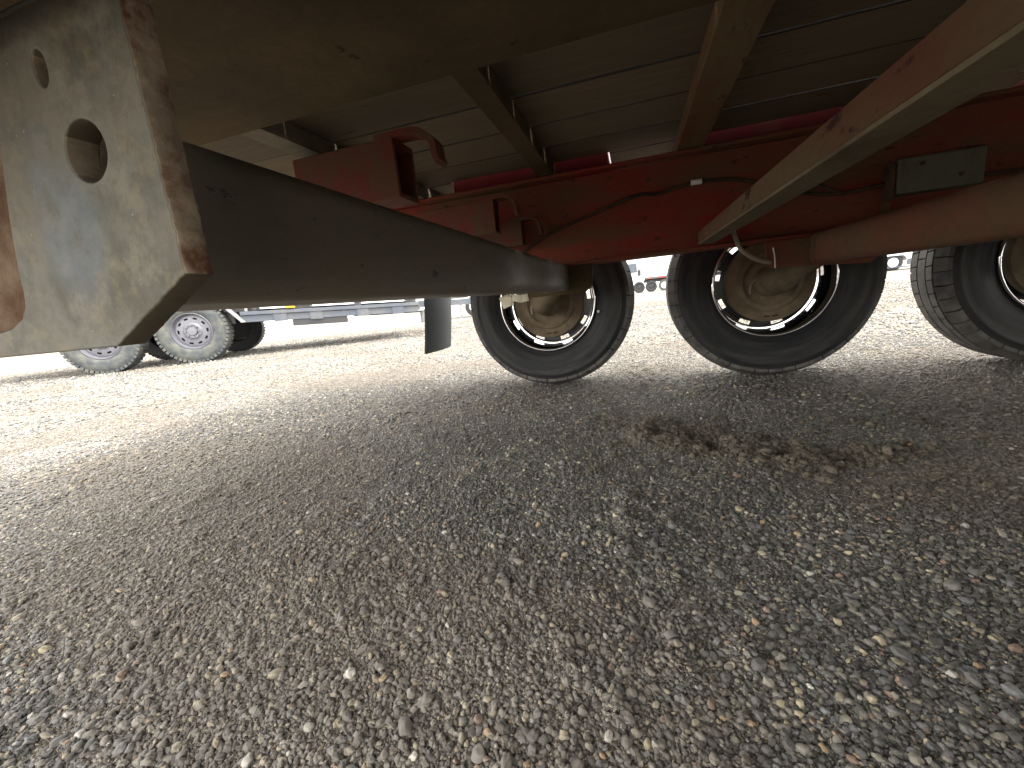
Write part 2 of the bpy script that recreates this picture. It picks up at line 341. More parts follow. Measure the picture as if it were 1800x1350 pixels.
# gravel: pebbles scattered as real stones (one uncountable mass)
PALETTE = np.array([(.055, .053, .052), (.08, .078, .075), (.105, .104, .102), (.13, .126, .119), (.165, .157, .142), (.20, .187, .162), (.25, .228, .187), (.32, .285, .21), (.42, .36, .245), (.40, .28, .17), (.29, .20, .15), (.55, .52, .46), (.165, .169, .172)])
PW = np.array([.11, .14, .14, .13, .12, .10, .075, .055, .035, .008, .010, .015, .09]); PW = PW / PW.sum(); PALETTE = PALETTE * .88 + np.array([.17, .15, .122]) * .12
def scatter(name, P, size, mat, flat=(.45, .85), seeds=8, rough=.34, sub=3, embed=.36):
    n = len(P); me = bpy.data.meshes.new(name); me.vertices.add(n); me.vertices.foreach_set('co', P.astype(np.float32).ravel())
    a = rng.uniform(.75, 1.3, n); fl = rng.uniform(*flat, n)
    S = np.stack([size * a, size / a, size * fl], -1) * .5
    dn = np.clip((np.hypot(P[:, 0], P[:, 1]) - .35) / .7, 0, 1); P2 = P.copy(); P2[:, 2] += S[:, 2] * (1 - 2 * (embed * (.35 + .65 * dn))) ; me.vertices.foreach_set('co', P2.astype(np.float32).ravel())
    E_ = np.stack([rng.normal(0, .35, n), rng.normal(0, .35, n), rng.uniform(0, 6.28, n)], -1)
    C = PALETTE[rng.choice(len(PALETTE), n, p=PW)] * rng.uniform(.8, 1.25, (n, 1)); va = vnoise(P[:, 0], P[:, 1], .34, 21)[:, None] * .6 + vnoise(P[:, 0], P[:, 1], .11, 22)[:, None] * .4; C = C * (.72 + .52 * va); bt = np.clip(vnoise(P[:, 0], P[:, 1], .45, 23) * 2.4 - 1.2, 0, .5)[:, None]; C = C * (1 - bt) + bt * np.array([.15, .122, .092]) * rng.uniform(.7, 1.3, (n, 1)); C = np.concatenate([C, np.ones((n, 1))], 1)
    for nm, ty, d, key in (('psc', 'FLOAT_VECTOR', S, 'vector'), ('prot', 'FLOAT_VECTOR', E_, 'vector'), ('pcol', 'FLOAT_COLOR', C, 'color')):
        at = me.attributes.new(nm, ty, 'POINT'); at.data.foreach_set(key, d.astype(np.float32).ravel())
    at = me.attributes.new('pidx', 'INT', 'POINT'); at.data.foreach_set('value', rng.integers(0, seeds, n).astype(np.int32))
    o = link(name, me); ng = bpy.data.node_groups.new(name, 'GeometryNodeTree')
    ng.interface.new_socket('Geometry', in_out='INPUT', socket_type='NodeSocketGeometry'); ng.interface.new_socket('Geometry', in_out='OUTPUT', socket_type='NodeSocketGeometry')
    gi = ng.nodes.new('NodeGroupInput'); go = ng.nodes.new('NodeGroupOutput'); J = ng.nodes.new('GeometryNodeJoinGeometry'); L = ng.links.new
    for s in range(seeds):
        ic = ng.nodes.new('GeometryNodeMeshIcoSphere'); ic.inputs['Subdivisions'].default_value = sub; ic.inputs['Radius'].default_value = 1
        ps = ng.nodes.new('GeometryNodeInputPosition'); nz = ng.nodes.new('ShaderNodeTexNoise'); nz.noise_dimensions = '4D'; nz.inputs['W'].default_value = s * 7.3
        nz.inputs['Scale'].default_value = .75 + .08 * s; nz.inputs['Detail'].default_value = 2.2; L(ps.outputs[0], nz.inputs['Vector'])
        sb = ng.nodes.new('ShaderNodeVectorMath'); sb.operation = 'SUBTRACT'; L(nz.outputs['Color'], sb.inputs[0]); sb.inputs[1].default_value = (.5, .5, .5)
        sc = ng.nodes.new('ShaderNodeVectorMath'); sc.operation = 'SCALE'; L(sb.outputs[0], sc.inputs[0]); sc.inputs['Scale'].default_value = rough * 4
        sp = ng.nodes.new('GeometryNodeSetPosition'); L(ic.outputs[0], sp.inputs[0]); L(sc.outputs[0], sp.inputs['Offset'])
        sm = ng.nodes.new('GeometryNodeSetShadeSmooth'); L(sp.outputs[0], sm.inputs[0]); sm.inputs['Shade Smooth'].default_value = (s % 3 != 2)
        mt = ng.nodes.new('GeometryNodeSetMaterial'); mt.inputs['Material'].default_value = M[mat]; L(sm.outputs[0], mt.inputs[0])
        gt = ng.nodes.new('GeometryNodeGeometryToInstance'); L(mt.outputs[0], gt.inputs[0]); L(gt.outputs[0], J.inputs[0])
    ip = ng.nodes.new('GeometryNodeInstanceOnPoints'); L(gi.outputs[0], ip.inputs['Points']); L(J.outputs[0], ip.inputs['Instance']); ip.inputs['Pick Instance'].default_value = True
    def attr(nm, ty):
        a_ = ng.nodes.new('GeometryNodeInputNamedAttribute'); a_.data_type = ty; a_.inputs['Name'].default_value = nm; return a_.outputs[0]
    L(attr('pidx', 'INT'), ip.inputs['Instance Index']); L(attr('psc', 'FLOAT_VECTOR'), ip.inputs['Scale'])
    er = ng.nodes.new('FunctionNodeEulerToRotation'); L(attr('prot', 'FLOAT_VECTOR'), er.inputs[0]); L(er.outputs[0], ip.inputs['Rotation'])
    L(ip.outputs[0], go.inputs[0]); md = o.modifiers.new('scatter', 'NODES'); md.node_group = ng
    me.materials.append(M[mat]); o['kind'] = 'stuff'; return o
def pts_ring(n, r0, r1, a0, a1):
    r = np.sqrt(rng.uniform(r0 * r0, r1 * r1, n)); a = rng.uniform(a0, a1, n)   # a: angle left of +Y
    return np.stack([-r * np.sin(a), r * np.cos(a)], -1)
A0, A1 = R(-52), R(92)
def lot(n, r0, r1, med, sig, lo, hi):
    p = pts_ring(n, r0, r1, A0, A1)
    keep = vnoise(p[:, 0], p[:, 1], .16, 9) * .55 + vnoise(p[:, 0], p[:, 1], .5, 10) * .6 + rng.uniform(0, .55, len(p)) > .47
    p = p[keep]; s = np.clip(np.exp(rng.normal(math.log(med), sig, len(p))), lo, hi); return p, s
lots = [lot(120000, .10, .75, .0030, .46, .0015, .010), lot(190000, .75, 1.6, .0036, .40, .0022, .0095), lot(150000, 1.6, 3.2, .0058, .36, .0036, .012), lot(90000, 3.2, 6.5, .0115, .3, .008, .018), lot(60000, 6.5, 11, .019, .25, .012, .026),
        lot(170000, .10, 1.15, .0019, .3, .0012, .003), lot(1300, .10, .8, .0088, .28, .0065, .016), lot(1900, .8, 1.8, .0085, .28, .0065, .016), lot(55, .15, 1.2, .0155, .15, .013, .020)]
P = np.concatenate([l[0] for l in lots]); S = np.concatenate([l[1] for l in lots])
keep = patch_w(P[:, 0], P[:, 1]) < rng.uniform(.05, .5, len(P)); P, S = P[keep], S[keep]
P3 = np.concatenate([P, ground_h(P[:, 0], P[:, 1])[:, None]], 1)
gv = scatter('gravel', P3, S, 'stone'); gv['label'] = 'loose mixed grey, tan and cream pebbles covering the yard'; gv['category'] = 'gravel'
n = 30000
p = np.stack([rng.uniform(-.15, .75, n), rng.uniform(.9, 1.42, n)], -1); k = patch_w(p[:, 0], p[:, 1]); p = p[k > rng.uniform(.02, .7, n)]
s = np.clip(np.exp(rng.normal(math.log(.0052), .52, len(p))), .0025, .02)
cl = scatter('soil_clods', np.concatenate([p, ground_h(p[:, 0], p[:, 1])[:, None]], 1), s, 'clod', flat=(.6, 1.), rough=.5, seeds=6)
cl['label'] = 'crumbled brown soil patch on the gravel in front of the middle wheel'; cl['category'] = 'soil'

# ------------------------------------------------------------------ the trailer overhead
TR = empty('flatbed_trailer', (.5, .9, 0)); tag(TR, 'red flatbed trailer overhead, its dusty underside, axles and three big chrome wheels', 'trailer')
def part(name, me, mat, parent=None, sm=False):
    o = link(name, me, mat, parent or TR)
    if parent is None: o.location = (-.5, -.9, 0)
    if sm: soft(me)
    return o
X0, X1 = -1.36, 5.6
# main frame rails (I-beams)
def rail(name, yw, s, x0=X0, x1=X1):
    """yw: face of the web that looks at the middle of the trailer, s: +1 if the web is beyond that face"""
    bm = bmesh.new(); a, b = sorted((yw, yw + s * .010)); bx(bm, x0, x1, a, b, .534, .842)
    a, b = sorted((yw - s * .05, yw + s * .06)); bx(bm, x0, x1, a, b, .522, .533); bx(bm, x0, x1, a, b, .843, .855)
    bev(bm, .0025); return part(name, mesh_of(name, bm), 'red')
rail('frame_rail', 1.70, 1)
bm = bmesh.new(); bx(bm, X0, X1, .1, .11, .536, .842); bx(bm, X0, X1, -.09, .11, .524, .5355); bx(bm, X0, X1, .01, .11, .8425, .854); bev(bm, .0025); part('frame_rail', mesh_of('frame_rail', bm), 'steel_dust')  # outer bottom flange made extra wide to shade the near bracket plate
# crossmembers: web + flanges, under the planks
def crossmember(xa, xb, web, mat='steel_dust', y0=-.38, y1=2.18):
    bm = bmesh.new(); bx(bm, xa, xb, y0, y1, .8575, .863); bx(bm, xa, xb, y0, y1, .9005, .905)
    a, b = (xb - .006, xb) if web > 0 else (xa, xa + .006); bx(bm, a, b, y0, y1, .8635, .900); bev(bm, .0012)
    me = mesh_of('crossmember', bm); return part('crossmember', me, mat)
crossmember(-.865, -.802, 1, 'rear_lit_dust'); crossmember(-.325, -.270, 1); crossmember(.160, .245, -1, 'cross_rust'); crossmember(.70, .77, -1, 'cross_rust')
for x in (1.22, 1.74, 2.26, 2.78, 3.3, 3.82, 4.34, 4.86): crossmember(x, x + .06, 1)
# middle plate, flush with the crossmembers
part('centre_plate', box_me('centre_plate', X0, X1, .30, .858, .8545, .8570, .001), 'steel_dust')
bm = bmesh.new(); bx(bm, X0, X1, .849, .8565, .8575, .895); part('centre_plate_lip', mesh_of('centre_plate_lip', bm), 'steel_dust')
# deck planks
gap = .006; yk = 1.71; k = 0
def plank(y0, y1, xa, xb):
    bm = bmesh.new(); bx(bm, xa, xb, y0 + gap / 2, y1 - gap / 2, .9065, .932); bev(bm, .002)
    bmesh.ops.subdivide_edges(bm, edges=[e for e in bm.edges if e.calc_length() > .4], cuts=24)
    me = mesh_of('deck_plank', bm); r_ = random.random() * 50
    for v in me.vertices: v.co.y += .0022 * math.sin(v.co.x * 1.7 + r_) + .001 * math.sin(v.co.x * 6.1 + r_ * 2); v.co.z += .0016 * math.sin(v.co.x * 2.3 + r_ * 3) + .0016
    return part('deck_plank', me, 'wood')
while yk > -.36:
    plank(yk - .193, yk, X0 - .03 * random.random(), X1); yk -= .193
for y0, y1 in ((1.716, 1.90), (1.90, 2.09)):
    for xa, xb in ((X0, -.70), (-.066, .235), (.985, 1.15), (1.9, X1)): plank(y0, y1, xa, xb)
# red steel boxes over the wheels
for xa, xb in ((-.69, -.072), (.245, .975), (1.16, 1.89)):
    bm = bmesh.new(); bx(bm, xa, xb, 1.7155, 1.7195, .80, .935); bx(bm, xa, xb, 1.7205, 2.16, .948, .953)
    bx(bm, xa, xa + .004, 1.7205, 2.16, .80, .947); bx(bm, xb - .004, xb, 1.7205, 2.16, .80, .947)
    part('wheel_box', mesh_of('wheel_box', bm), 'red_clean')
# outer rub rails
for ya, yb in ((2.19, 2.198), (-.398, -.39)):
    part('rub_rail', box_me('rub_rail', X0, X1, ya, yb, .85, .96, .002), 'red_clean')
# rear beam
part('rear_beam', box_me('rear_beam', X0 - .09, X0 - .03, -.39, 2.19, .80, .95, .004), 'red')

# torsion axles
def rrect(x0, x1, z0, z1, r, n=6):
    out = []
    for cx, cz, a in ((x1 - r, z0 + r, -90), (x1 - r, z1 - r, 0), (x0 + r, z1 - r, 90), (x0 + r, z0 + r, 180)):
        out += [(cx + r * math.cos(R(a + 90 * i / n)), cz + r * math.sin(R(a + 90 * i / n))) for i in range(n + 1)]
    return out
def ext_y(name, outline, y0, y1, cuts=1):
    bm = bmesh.new(); ys = np.linspace(y0, y1, cuts + 1); rings = [[bm.verts.new((x, y, z)) for x, z in outline] for y in ys]
    n_ = len(outline)
    for p_, q_ in zip(rings, rings[1:]):
        for i in range(n_): bm.faces.new((p_[i], p_[(i + 1) % n_], q_[(i + 1) % n_], q_[i]))
    bm.faces.new(rings[0][::-1]); bm.faces.new(rings[-1]); bmesh.ops.recalc_face_normals(bm, faces=bm.faces[:]); return mesh_of(name, bm)
ZT0, ZT1 = .4325, .530
WX = [-.386, .527, 1.440]
def bracket_outline(xo):
    # relative to the tube: right lobe with a chamfer
    pts = [(-.40, .4135), (-.205, .4135), (-.158, .4375), (-.1575, .60), (-.41, .60)]; out = []; rr = random.Random(4)
    for k_, (p_, q_) in enumerate(zip(pts, pts[1:] + pts[:1])):
        n_ = (1, 26, 90, 1, 1)[k_]
        for e in range(n_):
            j_ = 0 if e == 0 else rr.gauss(0, (.00032 if k_ == 2 else .00010))
            out.append((xo + p_[0] + (q_[0] - p_[0]) * e / n_ + j_, p_[1] + (q_[1] - p_[1]) * e / n_ - (j_ if k_ == 1 else 0)))
    return out
for i, wx in enumerate(WX):
    xo = wx + .386
    tm = 'tube' if i == 0 else 'red_tube'
    me = ext_y('axle_tube', rrect(xo - .346, xo - .2435, ZT0, ZT1, .018), .1265, 1.645, 4)
    ax = part('axle_tube', me, tm, sm=True)
    # brackets that bolt the tube to the rails
    if i < 2:
        hole = [circle(xo - .192, .4855, .0107), circle(xo - .2035, .5155, .0062, rx=.0034), [(xo + a_ , b_) for a_, b_ in ((-.33, .424), (-.285, .4243), (-.270, .4258), (-.2605, .4295), (-.2555, .4345), (-.2535, .441), (-.2525, .449), (-.248, .468), (-.2405, .492), (-.2325, .512), (-.232, .519), (-.33, .519))]]
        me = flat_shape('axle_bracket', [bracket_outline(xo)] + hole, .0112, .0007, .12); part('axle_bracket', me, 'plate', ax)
        for hx, hz, ra, rb in ((-.192, .4855, .0107, .0107), (-.2035, .5155, .0034, .0062)):
            bm = bmesh.new(); r_ = lathe(bm, [(.1311, 1.0), (.1425, 1.0), (.1425, 1.2), (.1311, 1.2)], 28, True)
            for v in bm.verts: v.co.x = v.co.x * ra + xo + hx; v.co.z = v.co.z * rb + hz
            bmesh.ops.recalc_face_normals(bm, faces=bm.faces[:]); part('bolt_sleeve', mesh_of('bolt_sleeve', bm), 'sleeve', ax)
            bm = bmesh.new(); r_ = lathe(bm, [(.1412, 1.001), (.1410, .9)], 28); cap(bm, r_[-1])
            for v in bm.verts: v.co.x = v.co.x * ra + xo + hx; v.co.z = v.co.z * rb + hz
            part('hole_shade_cap', mesh_of('hole_shade_cap', bm), 'hole_shade', ax)  # near-black cap closing the hole: shade inside it put in as colour
        me = ext_y('tube_end_cap', [(xo + a_, b_) for a_, b_ in ((-.33, .4255), (-.285, .4258), (-.2715, .4270), (-.2625, .4308), (-.2575, .4355), (-.2555, .442), (-.2545, .450), (-.250, .469), (-.2425, .493), (-.2345, .512), (-.234, .5175), (-.33, .5175))], .1245, .1310, 1); jitter(me, .0008, 60)
        part('tube_end_cap', me, 'tube_end', ax)
    hole = [circle(xo - .182, .464, .0055)]
    ol = [(xo - (.40 if i == 0 else .475), .418 if i == 0 else .436), (xo - .178, .418), (xo - .15, .442), (xo - .147, .521), (xo - (.41 if i == 0 else .48), .521)]
    part('axle_bracket', flat_shape('axle_bracket', [ol] + hole, .010, .0006, 1.664), 'steel_dust' if i == 0 else 'red_tube', ax)
    # weld collar at the far end of the tube
    part('tube_end_cap', ext_y('tube_end_cap', rrect(xo - .349, xo - .240, ZT0 - .003, ZT1 + .003, .02), 1.628, 1.663, 1), tm, ax, sm=True)
    # trailing arm to the hub
    bm = bmesh.new(); ta = [(xo - .29, 1.60, .478), (xo - .292, 1.70, .476), (xo - .31, 1.76, .458), (xo - .355, 1.80, .418), (wx + .003, 1.825, .392), (wx, 1.885, .39)]
    tube_path(bm, smooth_pts(ta, 5), [.046] * 12 + [.044, .043, .043, .044, .046, .048, .05, .051, .052, .052, .052, .052, .052, .052], 20)
    part('torsion_arm', mesh_of('torsion_arm', bm), 'brake', ax, sm=True)
    bm = bmesh.new(); bx(bm, xo - .345, xo - .245, 1.676, 1.74, .43, .521); bev(bm, .022, 3); part('arm_housing', mesh_of('arm_housing', bm), 'steel_dust', ax)

# wheels
YF = 1.898
def make_wheel_meshes():
    d = {}
    bm = bmesh.new()
    pr = [(.040, .212), (.030, .219), (.024, .228), (.0125, .246), (.0105, .25), (.005, .272), (.0035, .275), (.0005, .296), (.0, .312), (.002, .330), (.0, .333), (.001, .337), (.006, .350), (.013, .362), (.022, .370), (.040, .3735)]
    pr = pr + [(.235 - y, r) for y, r in pr[::-1]]
    lathe(bm, pr, 96); d['tyre'] = mesh_of('tyre', bm); d['tyre'].polygons.foreach_set('use_smooth', [True] * len(d['tyre'].polygons))
    bm = bmesh.new()   # tread blocks
    def block(ya, yb, a0, a1, r0, r1, ra=None, n_=2, sk=0.):
        ra = ra or r1
        cs = []
        for q in range(n_ + 1):
            for (y, r, kk) in ((ya, r0, 0), (yb, r0, 1), (yb, r1, 1), (ya, ra, 0)):
                a = a0 + (a1 - a0) * q / n_ + sk * kk
                cs.append(bm.verts.new((r * math.cos(a), y, r * math.sin(a))))
        for q in range(n_):
            for e in range(4):
                bm.faces.new((cs[q * 4 + e], cs[q * 4 + (e + 1) % 4], cs[q * 4 + 4 + (e + 1) % 4], cs[q * 4 + 4 + e]))
        bm.faces.new(cs[0:4][::-1]); bm.faces.new(cs[-4:])
    nb = 46
    for rib, (ya, yb, cont) in enumerate(((.0085, .051, 0), (.0575, .090, 0), (.0965, .1385, 1), (.145, .1775, 0), (.184, .2265, 0))):
        for q in range(nb):
            da = 2 * math.pi / nb; g_ = .0045 / .385 if not cont else .0
            a0 = q * da + (rib % 2) * da * .5 + random.uniform(-.004, .004); edge = rib in (0, 4)
            if rib == 0: block(ya, yb, a0, a0 + da - g_, .352, .3865, .3675)
            elif rib == 4: block(ya, yb, a0, a0 + da - g_, .352, .3675, .3865)
            elif cont:
                if q % 2 == 0: block(ya, yb, a0, a0 + 2 * da - .0025 / .385, .370, .388, n_=4)
            else: block(ya, yb, a0, a0 + da - g_, .370, .388, sk=.012)
    bmesh.ops.recalc_face_normals(bm, faces=bm.faces[:]); d['tread'] = mesh_of('tread', bm)
    bm = bmesh.new()   # rim: lip, barrel, slotted disc
    lathe(bm, [(.034, .219), (.024, .2245), (.017, .2235), (.0135, .219), (.0145, .2145), (.019, .2115), (.030, .2105), (.036, .2095), (.042, .2075), (.055, .2065), (.072, .203), (.10, .200), (.128, .199), (.15, .199), (.165, .2)], 96)
    d['rim'] = mesh_of('rim', bm); d['rim'].polygons.foreach_set('use_smooth', [True] * len(d['rim'].polygons)); bm = bmesh.new()
    lathe(bm, [(.150, .1955), (.149, .188)], 96); lathe(bm, [(.145, .150), (.152, .13), (.162, .10), (.160, .05), (.16, .0001)], 96)
    nh = 9
    for q in range(nh):
        a = 2 * math.pi * q / nh; lathe(bm, [(.1475, .172), (.145, .150)], 3, False, a, a + .24); lathe(bm, [(.149, .188), (.147, .168), (.145, .150)], 6, False, a + .24, a + 2 * math.pi / nh)
    d['wheel_disc'] = mesh_of('wheel_disc', bm); d['wheel_disc'].polygons.foreach_set('use_smooth', [True] * len(d['wheel_disc'].polygons))
    bm = bmesh.new()   # brake backing plate
    r_ = lathe(bm, [(.095, .164), (.066, .164), (.061, .161), (.061, .124), (.055, .119), (.050, .114), (.050, .100), (.056, .095), (.057, .072), (.052, .066), (.052, .05)], 64)
    d['brake_plate'] = mesh_of('brake_plate', bm); soft(d['brake_plate'], 50)
    bm = bmesh.new(); r_ = lathe(bm, [(.05, .062), (.012, .060), (.0, .055), (-.025, .048), (-.045, .046), (-.052, .040)], 32); cap(bm, r_[-1])
    bmesh.ops.recalc_face_normals(bm, faces=bm.faces[:]); d['hub'] = mesh_of('hub', bm); soft(d['hub'], 45)
    bm = bmesh.new()   # two adjuster slots in the lower backing plate
    for a in (-1.42, -1.62):
        c = Vector((.143 * math.cos(a), .0605, .143 * math.sin(a))); vs_ = bx(bm, -.011, .011, -.002, .002, -.0035, .0035)
        for v in vs_: v.co = c + Matrix.Rotation(-(a + math.pi / 2), 3, 'Y') @ v.co
    d['adjuster_plug'] = mesh_of('adjuster_plug', bm)
    bm = bmesh.new()   # brake line / backing brace
    tube_path(bm, smooth_pts([(-.03, .035, .03), (-.07, .03, -.005), (-.075, .035, -.045)], 5), .006, 8)
    d['brake_wire'] = mesh_of('brake_wire', bm); soft(d['brake_wire'], 60)
    return d
WM = make_wheel_meshes()
for i, wx in enumerate(WX):
    wl = link('wheel', WM['rim'], 'chrome', TR); wl.location = (wx - .5, YF - .9, .388); 
    for nm, mt in (('tyre', 'rubber'), ('tread', 'tread'), ('brake_plate', 'brake'), ('hub', 'brake'), ('adjuster_plug', 'cable'), ('brake_wire', 'hose'), ('wheel_disc', 'black_gloss')):
        o = link(nm, WM[nm], mt, wl)
        if nm in ('tyre', 'tread'): o.rotation_euler = (0, .37 * i, 0)
    wl.rotation_euler = (0, 0, 0)
for i, wx in enumerate(WX[1:]):
    wl = link('wheel', WM['rim'], 'chrome', TR); wl.location = (wx - .5, -.10 - .9, .388); wl.rotation_euler = (0, 0, math.pi)
    for nm in ('tyre', 'tread', 'brake_plate', 'hub', 'wheel_disc'): link(nm, WM[nm], None, wl)
bm = bmesh.new(); r_ = lathe(bm, [(.0, .006), (-.003, .005)], 14); cap(bm, r_[-1]); bmesh.ops.recalc_face_normals(bm, faces=bm.faces[:])
o = part('sidewall_dot', mesh_of('sidewall_dot', bm), 'white_plastic'); o.location = (-.155 - .5, YF + .0005 - .9, .33)

# lower cross channel lying on the rail flanges
bm = bmesh.new(); bx(bm, .222, .227, .05, 1.66, .5442, .5815); bx(bm, .267, .272, .05, 1.66, .5442, .5815); bx(bm, .2275, .2665, .05, 1.66, .577, .5815)
bev(bm, .0008); lc = part('lower_crossmember', mesh_of('lower_crossmember', bm), 'beam_rust')
me = box_me('bottom_flange', .222, .272, .05, 1.66, .5390, .5440, .0006); part('bottom_flange', me, 'flange_dust', lc)

# hooked red hanger brackets
def hanger(y, x_end, x0, ztop, zbot, lip, drop, t=.008, depth=.09, mat='red_dull'):
    bm = bmesh.new(); bx(bm, x0, x_end, y, y + t, zbot, ztop); bx(bm, x0, x_end, y + t + .0005, y + depth, zbot, zbot + t); bx(bm, x0, x_end, y + t + .0005, y + depth, ztop - t, ztop); bx(bm, x0, x_end, y + depth + .0005, y + depth + t, zbot, ztop); bev(bm, .002)
    o = part('hanger_bracket', mesh_of('hanger_bracket', bm), mat)
    # rolled lip: a strip that goes on past the face and curls down
    c = [(x_end - .05, ztop + .004), (x_end + lip * .45, ztop + .004), (x_end + lip * .78, ztop - drop * .12), (x_end + lip * .97, ztop - drop * .4), (x_end + lip, ztop - drop * .75), (x_end + lip * 1.06, ztop - drop)]
    pts = smooth_pts([(a, 0, b) for a, b in c], 4); bm = bmesh.new(); rows = []
    for i, p_ in enumerate(pts):
        d_ = (pts[min(i + 1, len(pts) - 1)] - pts[max(i - 1, 0)]).normalized(); nrm = Vector((-d_.z, 0, d_.x))
        rows.append([bm.verts.new((q.x, yy, q.z)) for q, yy in ((p_ + nrm * t * .6, y - .001), (p_ + nrm * t * .6, y + .05), (p_ - nrm * t * .6, y + .05), (p_ - nrm * t * .6, y - .001))])
    for a, b in zip(rows, rows[1:]):
        for e in range(4): bm.faces.new((a[e], a[(e + 1) % 4], b[(e + 1) % 4], b[e]))
    bm.faces.new(rows[0][::-1]); bm.faces.new(rows[-1]); bmesh.ops.recalc_face_normals(bm, faces=bm.faces[:])
    part('lip', mesh_of('lip', bm), mat, o, sm=True); return o
hanger(1.0, -.548, -.85, .835, .697, .105, .075, .012)
hanger(1.40, -.432, -.72, .748, .642, .072, .062, .008, .05)
hanger(1.60, -.393, -.62, .704, .616, .068, .058, .007, .04)

# wiring along the far rail
def cable(name, pts, r, mat='cable', parent=None):
    bm = bmesh.new(); tube_path(bm, smooth_pts(pts, 6), r, 8); return part(name, mesh_of(name, bm), mat, parent, sm=True)
har = cable('wiring_harness', [(-.42, 1.69, .60), (-.3, 1.688, .655), (-.12, 1.69, .705), (.02, 1.686, .74), (.1, 1.688, .735), (.2, 1.69, .75), (.35, 1.69, .74), (.55, 1.69, .665), (.66, 1.685, .645), (.78, 1.68, .655)], .006)
cable('connector', [(.205, 1.683, .752), (.24, 1.683, .752)], .009, 'white_plastic', har)
cable('cable_branch', [(.55, 1.685, .71), (.60, 1.68, .675), (.66, 1.685, .64)], .005, 'cable', har)
cable('cable_branch', [(1.0, 1.69, .64), (1.3, 1.69, .64), (1.8, 1.69, .66)], .007, 'cable', har)
cable('hose', [(.33, 1.655, .60), (.335, 1.645, .555), (.355, 1.64, .505), (.40, 1.64, .468), (.445, 1.645, .452)], .0075, 'hose')
cable('cable_tie', [(.455, 1.66, .50), (.4555, 1.642, .47), (.457, 1.64, .432)], .0022, 'white_plastic')
bm = bmesh.new(); bx(bm, .778, .985, 1.635, 1.699, .612, .712); bev(bm, .006, 2); jb = part('junction_box', mesh_of('junction_box', bm), 'box')
for a, b in ((.835, .69), (.93, .645)):
    bm = bmesh.new(); tube_path(bm, [(a, 1.6348, b), (a, 1.630, b)], .006, 10); part('screw', mesh_of('screw', bm), 'cable', jb)
bm = bmesh.new(); bx(bm, .766, .777, 1.64, 1.695, .60, .705); bev(bm, .003); part('clamp', mesh_of('clamp', bm), 'cable', jb)
# gusset on the far rail under the junction box
part('rail_stiffener', box_me('rail_stiffener', .766, .774, 1.655, 1.699, .5345, .595, .001), 'red_brown')

# masking paper tags stuck under the tube end
for (xa, ya, rot, sx, sz) in ((-.305, 1.0, -.3, .030, .026), (-.300, 1.10, .25, .028, .016), (-.300, 1.165, -.12, .026, .018)):
    bm = bmesh.new(); bx(bm, -sx / 2, sx / 2, -.0006, .0006, -sz, .003)
    bmesh.ops.subdivide_edges(bm, edges=bm.edges[:], cuts=2)
    for v in bm.verts: v.co.y += 2.5 * v.co.x * v.co.x * 8 + .12 * v.co.z * v.co.z * 30
    me = mesh_of('paper_tag', bm); me.transform(Matrix.Translation((xa, ya, .426)) @ Matrix.Rotation(rot, 4, 'Y')); part('paper_tag', me, 'paper')

# mud flap behind the rear wheel
bm = bmesh.new(); nz_, ny_ = 14, 8; grid = []
for s_ in (0, 1):
    grid.append([[bm.verts.new((-.975 + s_ * .009 + .028 * math.sin((z_ / nz_) * 2.6) - .02 * (y_ / ny_ - .5) ** 2 * 4 - .03 * (1 - z_ / nz_), 1.885 + .305 * y_ / ny_, .195 + .60 * z_ / nz_)) for y_ in range(ny_ + 1)] for z_ in range(nz_ + 1)])
for s_ in (0, 1):
    for z_ in range(nz_):
        for y_ in range(ny_):
            q = grid[s_]; bm.faces.new((q[z_][y_], q[z_][y_ + 1], q[z_ + 1][y_ + 1], q[z_ + 1][y_]))
for z_ in range(nz_):
    for y_ in (0, ny_): bm.faces.new((grid[0][z_][y_], grid[0][z_ + 1][y_], grid[1][z_ + 1][y_], grid[1][z_][y_]))
for y_ in range(ny_):
    for z_ in (0, nz_): bm.faces.new((grid[0][z_][y_], grid[0][z_][y_ + 1], grid[1][z_][y_ + 1], grid[1][z_][y_]))
bmesh.ops.recalc_face_normals(bm, faces=bm.faces[:]); part('mud_flap', mesh_of('mud_flap', bm), 'flap', sm=True)
part('flap_hanger', box_me('flap_hanger', -1.03, -.97, 1.76, 2.185, .80, .85, .003), 'red')

# ------------------------------------------------------------------ far things
M['far_steel'] = worn('grey_blue_steel', (.085, .095, .115), (.14, .14, .135), .45, .75, .45, scale=3)
M['far_panel'] = plain('grey_panel', (.10, .10, .098), .6)
M['dark_box'] = plain('dark_box_paint', (.03, .03, .032), .55)
M['dusty_tyre'] = worn('dusty_tyre', (.055, .062, .066), (.115, .115, .10), .4, .65, .85, scale=9)
M['dark_tyre'] = plain('dark_tyre', (.025, .025, .027), .8)
M['steel_rim'] = plain('silver_rim', (.13, .13, .15), .4, .2)
M['white_paint'] = plain('white_paint', (.78, .78, .77), .35, 0, .04, 5, 0)
M['glass_dark'] = plain('tinted_glass', (.05, .07, .085), .08, 0, .1, 5, 0)
M['amber'] = plain('amber_lens', (.5, .26, .01), .3)
M['red_lens'] = plain('red_lens', (.35, .03, .025), .3)
M['galv'] = plain('galvanised', (.25, .25, .25), .5, .2)
M['pale_blue'] = plain('pale_blue_paint', (.55, .63, .66), .4, 0, .05, 4, 0)

